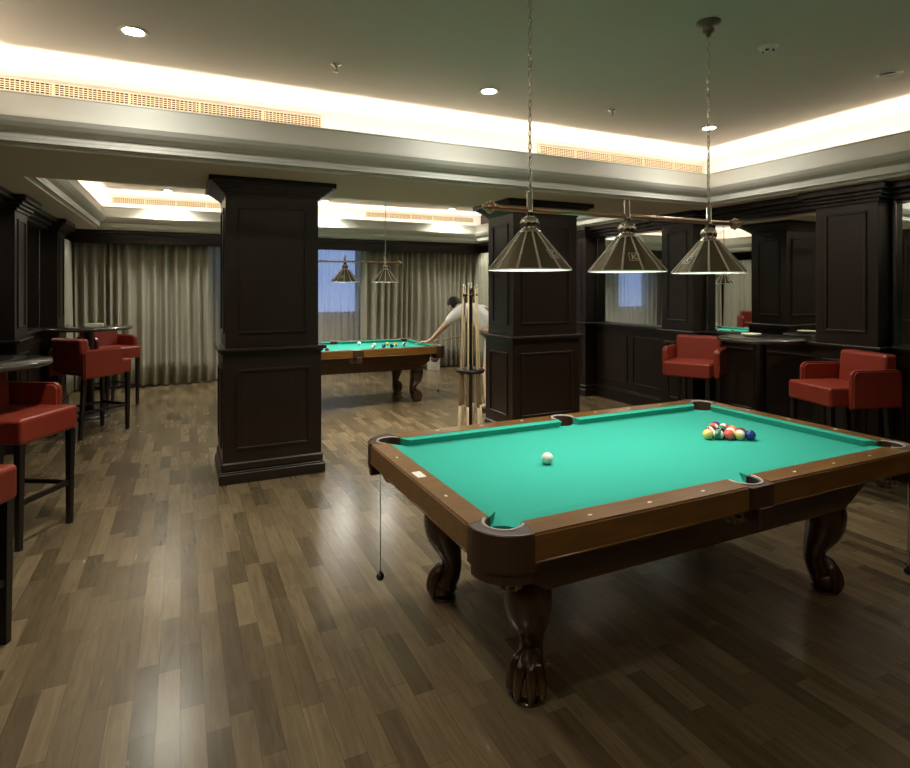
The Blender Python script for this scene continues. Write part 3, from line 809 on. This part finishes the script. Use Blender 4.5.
bl2 = copy_tree(bl); bl2.location = (2.092, 7.99, 0); bl2['label'] = 'three shade brass billiard light hanging over the far pool table'
shade_lamps(2.092, 7.99, 1.15)

# ------------------------------------------------------------------ bar chairs
def bar_chair():
    """faces local -Y; origin at floor under the middle of the seat"""
    T = empty('bar_chair')
    W, D = .24, .29
    MB().box(-W, W, -D, D-.10, .645, .802, .022, 4).build('seat', 'red', T)
    for s in (1, -1):
        x0, x1 = sorted((s*(W+.002), s*(W+.058)))
        y0_, y1_, zz0, zz1, rc = -D+.15, D+.015, .640, .945, .055
        pr = [(y0_, zz0)] + [(y0_+rc-rc*math.cos(t*PI/12), zz1-rc+rc*math.sin(t*PI/12)) for t in range(7)] + [(y1_-.03, zz1), (y1_, zz1-.03), (y1_, zz0)]
        b = MB().prism(pr, x0, x1, T=Matrix(((0, 0, 1, 0), (1, 0, 0, 0), (0, 1, 0, 0), (0, 0, 0, 1))))
        bmesh.ops.bevel(b.bm, geom=[e for e in b.bm.edges if abs(e.verts[0].co.x-e.verts[1].co.x) < 1e-5], offset=.014, segments=3, affect='EDGES')
        b.build('armrest', 'red', T)
    b = MB(); b.box(-W+.002, W-.002, D-.11, D, .700, 1.06, .028, 4)
    for v in b.bm.verts:
        if v.co.z > .85: v.co.y += (v.co.z-.85)*.16
    b.build('backrest', 'red', T)
    L = []
    for sx in (1, -1):
        for sy in (1, -1):
            b = MB(); hw = .021; bw = .015
            tx, ty = sx*(W-.03), (-D+.035 if sy < 0 else D-.045)
            bx_, by_ = tx, (ty+.005 if sy < 0 else ty+.045)
            A = [b.bm.verts.new((tx+i*hw, ty+j*hw, .646)) for i, j in ((-1, -1), (1, -1), (1, 1), (-1, 1))]
            B = [b.bm.verts.new((bx_+i*bw, by_+j*bw, 0)) for i, j in ((-1, -1), (1, -1), (1, 1), (-1, 1))]
            b.bm.faces.new(A); b.bm.faces.new(B[::-1])
            for i in range(4): b.bm.faces.new((B[i], B[(i+1) % 4], A[(i+1) % 4], A[i]))
            b.build('leg', 'darkleg', T)
    b = MB().box(-W+.045, W-.045, -D+.028, -D+.050, .265, .298, .002, 1); b.build('footrest', 'darkleg', T)
    for s in (1, -1):
        xx = s*(W-.03); MB().box(xx-.010, xx+.010, -D+.055, D-.03, .265, .292, .002, 1).build('stretcher', 'darkleg', T)
    MB().box(-W+.045, W-.045, D-.035, D-.015, .265, .292, .002, 1).build('stretcher', 'darkleg', T)
    return T
def face_rot(fx, fy): return math.atan2(fy, fx)+PI/2
proto = bar_chair()
spots = [(-1.005, 4.61, (.871, -.492), 'red leather bar chair with black legs at left, its whole seat front in view'),
         (-1.03, 3.13, (.90, -.43), 'red leather bar chair cut off by the left edge, nearest to the viewer'),
         (-.875, 7.50, (.75, .66), 'red leather bar chair seen from behind at the far left round table'),
         (-.86, 9.10, (.62, -.785), 'red leather bar chair beyond the far left round table by the curtain'),
         (5.115, 4.61, (-.88, -.475), 'smaller-looking red leather bar chair under the third lamp shade, left of the round table'),
         (5.01, 2.98, (-.95, .31), 'red leather bar chair at the right edge in front of the big pilaster')]
for i, (x, y, f, lb) in enumerate(spots):
    o = proto if i == 0 else copy_tree(proto)
    o.location = (x, y, 0); o.rotation_euler = (0, 0, face_rot(*f)); tag(o, lb, 'chair', 'red leather bar chairs')

# ------------------------------------------------------------------ round bar tables
def bar_table(x, y, r, label, px=0, py=0, zt=1.115):
    T = empty('bar_table', (x, y, 0)); tag(T, label, 'table', 'round dark bar tables')
    MB().lathe([(0, zt-.035), (r-.02, zt-.035), (r-.004, zt-.028), (r, zt-.018), (r, zt-.006), (r-.004, zt), (0, zt)], 64).build('tabletop', 'bartop', T)
    MB().lathe([(.055, .03), (.055, zt-.06), (.10, zt-.045), (.10, zt-.036)], 24, T=Matrix.Translation((px, py, 0))).build('pedestal', 'dark', T)
    rb = .24 if not px else .12
    MB().lathe([(rb, 0), (rb, .015), (rb-.03, .026), (.06, .04), (.054, .04)], 40, T=Matrix.Translation((px, py, 0))).build('base', 'black', T)
    return T
bar_table(-1.03, 8.42, .48, 'round dark bar table on the left with a white dish, in front of the curtain')
bar_table(-1.20, 4.72, .41, 'round dark bar table cut by the left edge above the nearest red chairs', px=-.30, py=.12)
bar_table(5.10, 3.78, .385, 'round dark bar table at the right wall mirror between two red chairs')
o = MB().box(-.10, .10, -.06, .06, 0, .045, .008, 2).box(-.085, .085, -.045, .045, .045, .047).build('menu_box', 'ivory', None, (-.97, 8.36, 1.116))
tag(o, 'flat ivory box lying on the far left bar table', 'box')
o = MB().lathe([(0, .004), (.05, .003), (.075, .018), (.088, .030), (.094, .028), (.080, .010), (.06, 0), (0, 0)], 32, cap=False).build('ashtray', 'ivory', None, (5.17, 3.93, 1.116))
tag(o, 'round ivory ashtray on the bar table by the right wall mirror', 'ashtray')

# ------------------------------------------------------------------ cue rack with cues
RX, RY = 2.36, 4.63
T = empty('cue_rack', (RX, RY, 0)); tag(T, 'free-standing round cue rack in front of the second column', 'cue rack')
MB().lathe([(.19, 0), (.19, .03), (.17, .04), (.17, .055), (0, .055)], 36).build('base', 'darkleg', T)
MB().lathe([(.018, .05), (.018, 1.56), (.026, 1.57), (.018, 1.60), (0, 1.61)], 16).build('pole', 'darkleg', T)
MB().lathe([(.02, .84), (.125, .84), (.130, .847), (.130, .862), (.125, .868), (.02, .868)], 36, cap=False).build('ring_shelf', 'darkleg', T)
b = MB().lathe([(.018, 1.530), (.058, 1.530), (.062, 1.538), (.058, 1.546), (.018, 1.546)], 30, cap=False)
for k in range(8): b.sphere((.062*math.cos(k*PI/4), .062*math.sin(k*PI/4), 1.538), .010, n=8)
b.build('top_clip', 'black', T)
lbs = ['front left', 'front right', 'right', 'back right', 'back left', 'left']
def cue_mesh(p0, p1, name, label, group):
    p0, p1 = Vector(p0), Vector(p1); d = p1-p0
    o = empty(name, tuple(p0)); tag(o, label, 'cue', group)
    q = lambda t: tuple(d*t)
    MB().tube([q(0), q(.01), q(.30)], [.012, .0135, .0125], 10).build('butt', 'maple', o)
    MB().tube([q(.30), q(.52), q(.985)], [.0125, .0105, .0066], 10).build('shaft', 'maple', o)
    MB().tube([q(0), q(-.008)], [.0125, .011], 10).build('bumper', 'black', o)
    MB().tube([q(.985), q(1.0)], [.0066, .0064], 8).build('tip', 'pearl', o)
for k in range(6):
    a = math.radians(-62 + 60*k - 8)
    cue_mesh((RX+.112*math.cos(a), RY+.112*math.sin(a), .07), (RX+.062*math.cos(a), RY+.062*math.sin(a), 1.62+.015*(k % 3)), 'pool_cue', 'pale maple pool cue standing %s in the round rack' % ['at the front left', 'at the front right', 'at the right', 'at the back right', 'at the back left', 'at the left'][k], 'pool cues standing in the rack')

# ------------------------------------------------------------------ player
def skin_mesh(name, verts, edges, radii, mat, parent, lvl=2, root=0):
    me = bpy.data.meshes.new(name); me.from_pydata([Vector(v) for v in verts], edges, []); me.update()
    o = bpy.data.objects.new(name, me); COL.objects.link(o)
    sk = o.modifiers.new('s', 'SKIN'); sk.use_smooth_shade = True
    for i, r in enumerate(radii):
        rr = r if isinstance(r, tuple) else (r, r)
        me.skin_vertices[0].data[i].radius = rr
    me.skin_vertices[0].data[root].use_root = True
    sd = o.modifiers.new('d', 'SUBSURF'); sd.levels = lvl; sd.render_levels = lvl
    dg = bpy.context.evaluated_depsgraph_get(); ev = o.evaluated_get(dg)
    nm = bpy.data.meshes.new_from_object(ev); o.modifiers.clear(); o.data = nm
    nm.materials.clear(); nm.materials.append(M[mat])
    for p in nm.polygons: p.use_smooth = True
    if parent: o.parent = parent
    return o
P = empty('person'); tag(P, 'person in white t-shirt and pale shorts bending over far table to shoot', 'person')
pel = (3.72, 6.56, 1.02)
V = [pel, (3.62, 6.68, 1.15), (3.53, 6.83, 1.26), (3.47, 6.95, 1.31), (3.425, 7.04, 1.335), (3.40, 7.10, 1.35),      # 0-5 pelvis..neck
     (3.335, 6.93, 1.265), (3.22, 7.13, 1.06), (3.135, 7.33, .885), (3.10, 7.40, .845),                                   # 6-9 left arm, bridge hand
     (3.62, 6.99, 1.30), (3.80, 6.74, 1.30), (3.78, 6.70, 1.10), (3.74, 6.72, 1.04),                                     # 10-13 right arm
     (3.64, 6.50, .93), (3.57, 6.55, .52), (3.555, 6.47, .10), (3.50, 6.60, .04),                                        # 14-17 right leg
     (3.84, 6.60, .93), (3.90, 6.86, .53), (3.92, 6.90, .10), (3.88, 7.02, .04)]
E_ = [(0, 1), (1, 2), (2, 3), (3, 4), (4, 5), (3, 6), (6, 7), (7, 8), (8, 9), (3, 10), (10, 11), (11, 12), (12, 13), (0, 14), (14, 15), (15, 16), (16, 17), (0, 18), (18, 19), (19, 20), (20, 21)]
Rd = [.125, .125, .135, .115, .06, .052, .058, .040, .028, .022, .058, .042, .032, .028, .085, .055, .038, .035, .085, .055, .038, .035]
skin_mesh('body', V, E_, Rd, 'skin', P)
# shirt and shorts follow the body
SV = [pel, V[1], V[2], V[3], (3.45, 6.99, 1.325), V[6], (3.255, 7.07, 1.12), V[10], (3.745, 6.83, 1.31)]
skin_mesh('t_shirt', SV, [(0, 1), (1, 2), (2, 3), (3, 4), (3, 5), (5, 6), (3, 7), (7, 8)], [.148, .152, .160, .142, .09, .082, .070, .082, .070], 'shirt', P)
skin_mesh('shorts', [(3.74, 6.56, 1.00), V[14], (3.60, 6.53, .58), V[18], (3.885, 6.80, .60)], [(0, 1), (1, 2), (0, 3), (3, 4)], [.140, .105, .088, .105, .088], 'shorts', P)
for hp in (V[9],):
    base = Vector(hp)
    b = MB()
    fd = Vector((-.35, .90, -.10)).normalized(); sd_ = fd.cross(Vector((0, 0, 1))).normalized()
    b.sphere(tuple(base+fd*.03), .04, 1, 1.1, .55, 14)
    for k, ln in enumerate((.070, .082, .076, .060)):
        st = base+fd*.055+sd_*(k-1.5)*.019
        b.tube([tuple(st-fd*.02), tuple(st+fd*ln*.45+Vector((0, 0, .012))), tuple(st+fd*ln*.8+Vector((0, 0, -.004))), tuple(st+fd*ln+sd_*(k-1.5)*.006+Vector((0, 0, -.022)))], [.010, .0095, .008, .006], 8)
    st = base+fd*.01+sd_*-.035
    b.tube([tuple(st), tuple(st-sd_*.02+fd*.03+Vector((0, 0, .010))), tuple(st-sd_*.022+fd*.06+Vector((0, 0, .006)))], [.012, .010, .007], 8)
    b.build('hand', 'skin', P)
base = Vector(V[13]); b = MB(); b.sphere(tuple(base), .036, .8, 1.1, .9, 12)
for k in range(4):
    st = base+Vector((.01, .028-.019*k, -.01))
    b.tube([tuple(st), tuple(st+Vector((-.035, .004, -.03))), tuple(st+Vector((-.028, .0, -.058))), tuple(st+Vector((.0, 0, -.062)))], [.010, .009, .008, .006], 8)
b.tube([tuple(base+Vector((.02, .03, 0))), tuple(base+Vector((.035, .035, -.035))), tuple(base+Vector((.015, .03, -.06)))], [.011, .009, .007], 8)
b.build('hand', 'skin', P)
# head
hc = Vector((3.385, 7.14, 1.345)); fdir = Vector((-.40, .90, -.22)).normalized()
rot = fdir.to_track_quat('Y', 'Z').to_matrix().to_4x4(); TH = Matrix.Translation(hc) @ rot
b = MB(); b.sphere((0, 0, .015), .098, .80, .98, 1.08, 24, T=TH); b.sphere((0, .022, -.045), .070, .84, .95, 1.0, 18, T=TH)
b.tube([tuple(TH @ Vector(p)) for p in ((0, .088, .02), (0, .108, -.012), (0, .098, -.022))], [.008, .014, .010], 8)
b.tube([tuple(TH @ Vector(p)) for p in ((-.022, .083, -.050), (0, .090, -.050), (.022, .083, -.050))], [.005, .007, .005], 8)
for s in (1, -1): b.sphere((s*.080, -.005, .0), .030, .35, .75, 1.0, 12, T=TH)
b.tube([tuple(TH @ Vector((0, -.02, -.06))), tuple(Vector(V[4]))], [.050, .055], 14)
hd = b.build('head', 'skin', P)
b = MB()
for s in (1, -1): b.sphere((s*.030, .084, .022), .010, 1, .6, .8, 10, T=TH)
b.build('eye', 'black', hd)
b = MB(); b.sphere((0, -.014, .040), .103, .86, .98, .98, 22, T=TH)
dele = [v for v in b.bm.verts if (lambda q: q.y > .055 and q.z < .075 or q.z < -.03)(TH.inverted() @ v.co)]
bmesh.ops.delete(b.bm, geom=dele, context='VERTS'); b.build('hair', 'hair', P)
for (vx, r) in ((V[16], .0), (V[20], .0)):
    b = MB(); f = Vector((-.38, .92, 0)).normalized(); a = math.atan2(f.y, f.x)
    TT = Tz(vx[0], vx[1], 0, a); b.sphere((.055, 0, .045), .055, 2.2, .85, .75, 16, T=TT); b.box(-.065, .175, -.042, .042, .001, .022, .01, 2, T=TT)
    b.build('shoe', 'hair', P)
tip = Vector((3.005, 7.60, .812)); hp = Vector(V[9])+Vector((0, 0, .03)); dv = (Vector((3.72, 6.70, 1.02))-tip).normalized()
cue_mesh(tuple(tip+dv*1.47), tuple(tip), 'pool_cue', 'pool cue held by the bending player over the far table', None)

# small pale box at the foot of the curtain
o = MB().box(-.11, .11, -.07, .07, 0, .24, .01, 2).box(-.05, .05, -.076, -.07, .08, .18, .004, 1).build('floor_box', 'ring', None, (4.46, 10.33, 0.0))
tag(o, 'small pale box standing on the floor in front of the far curtain', 'box')
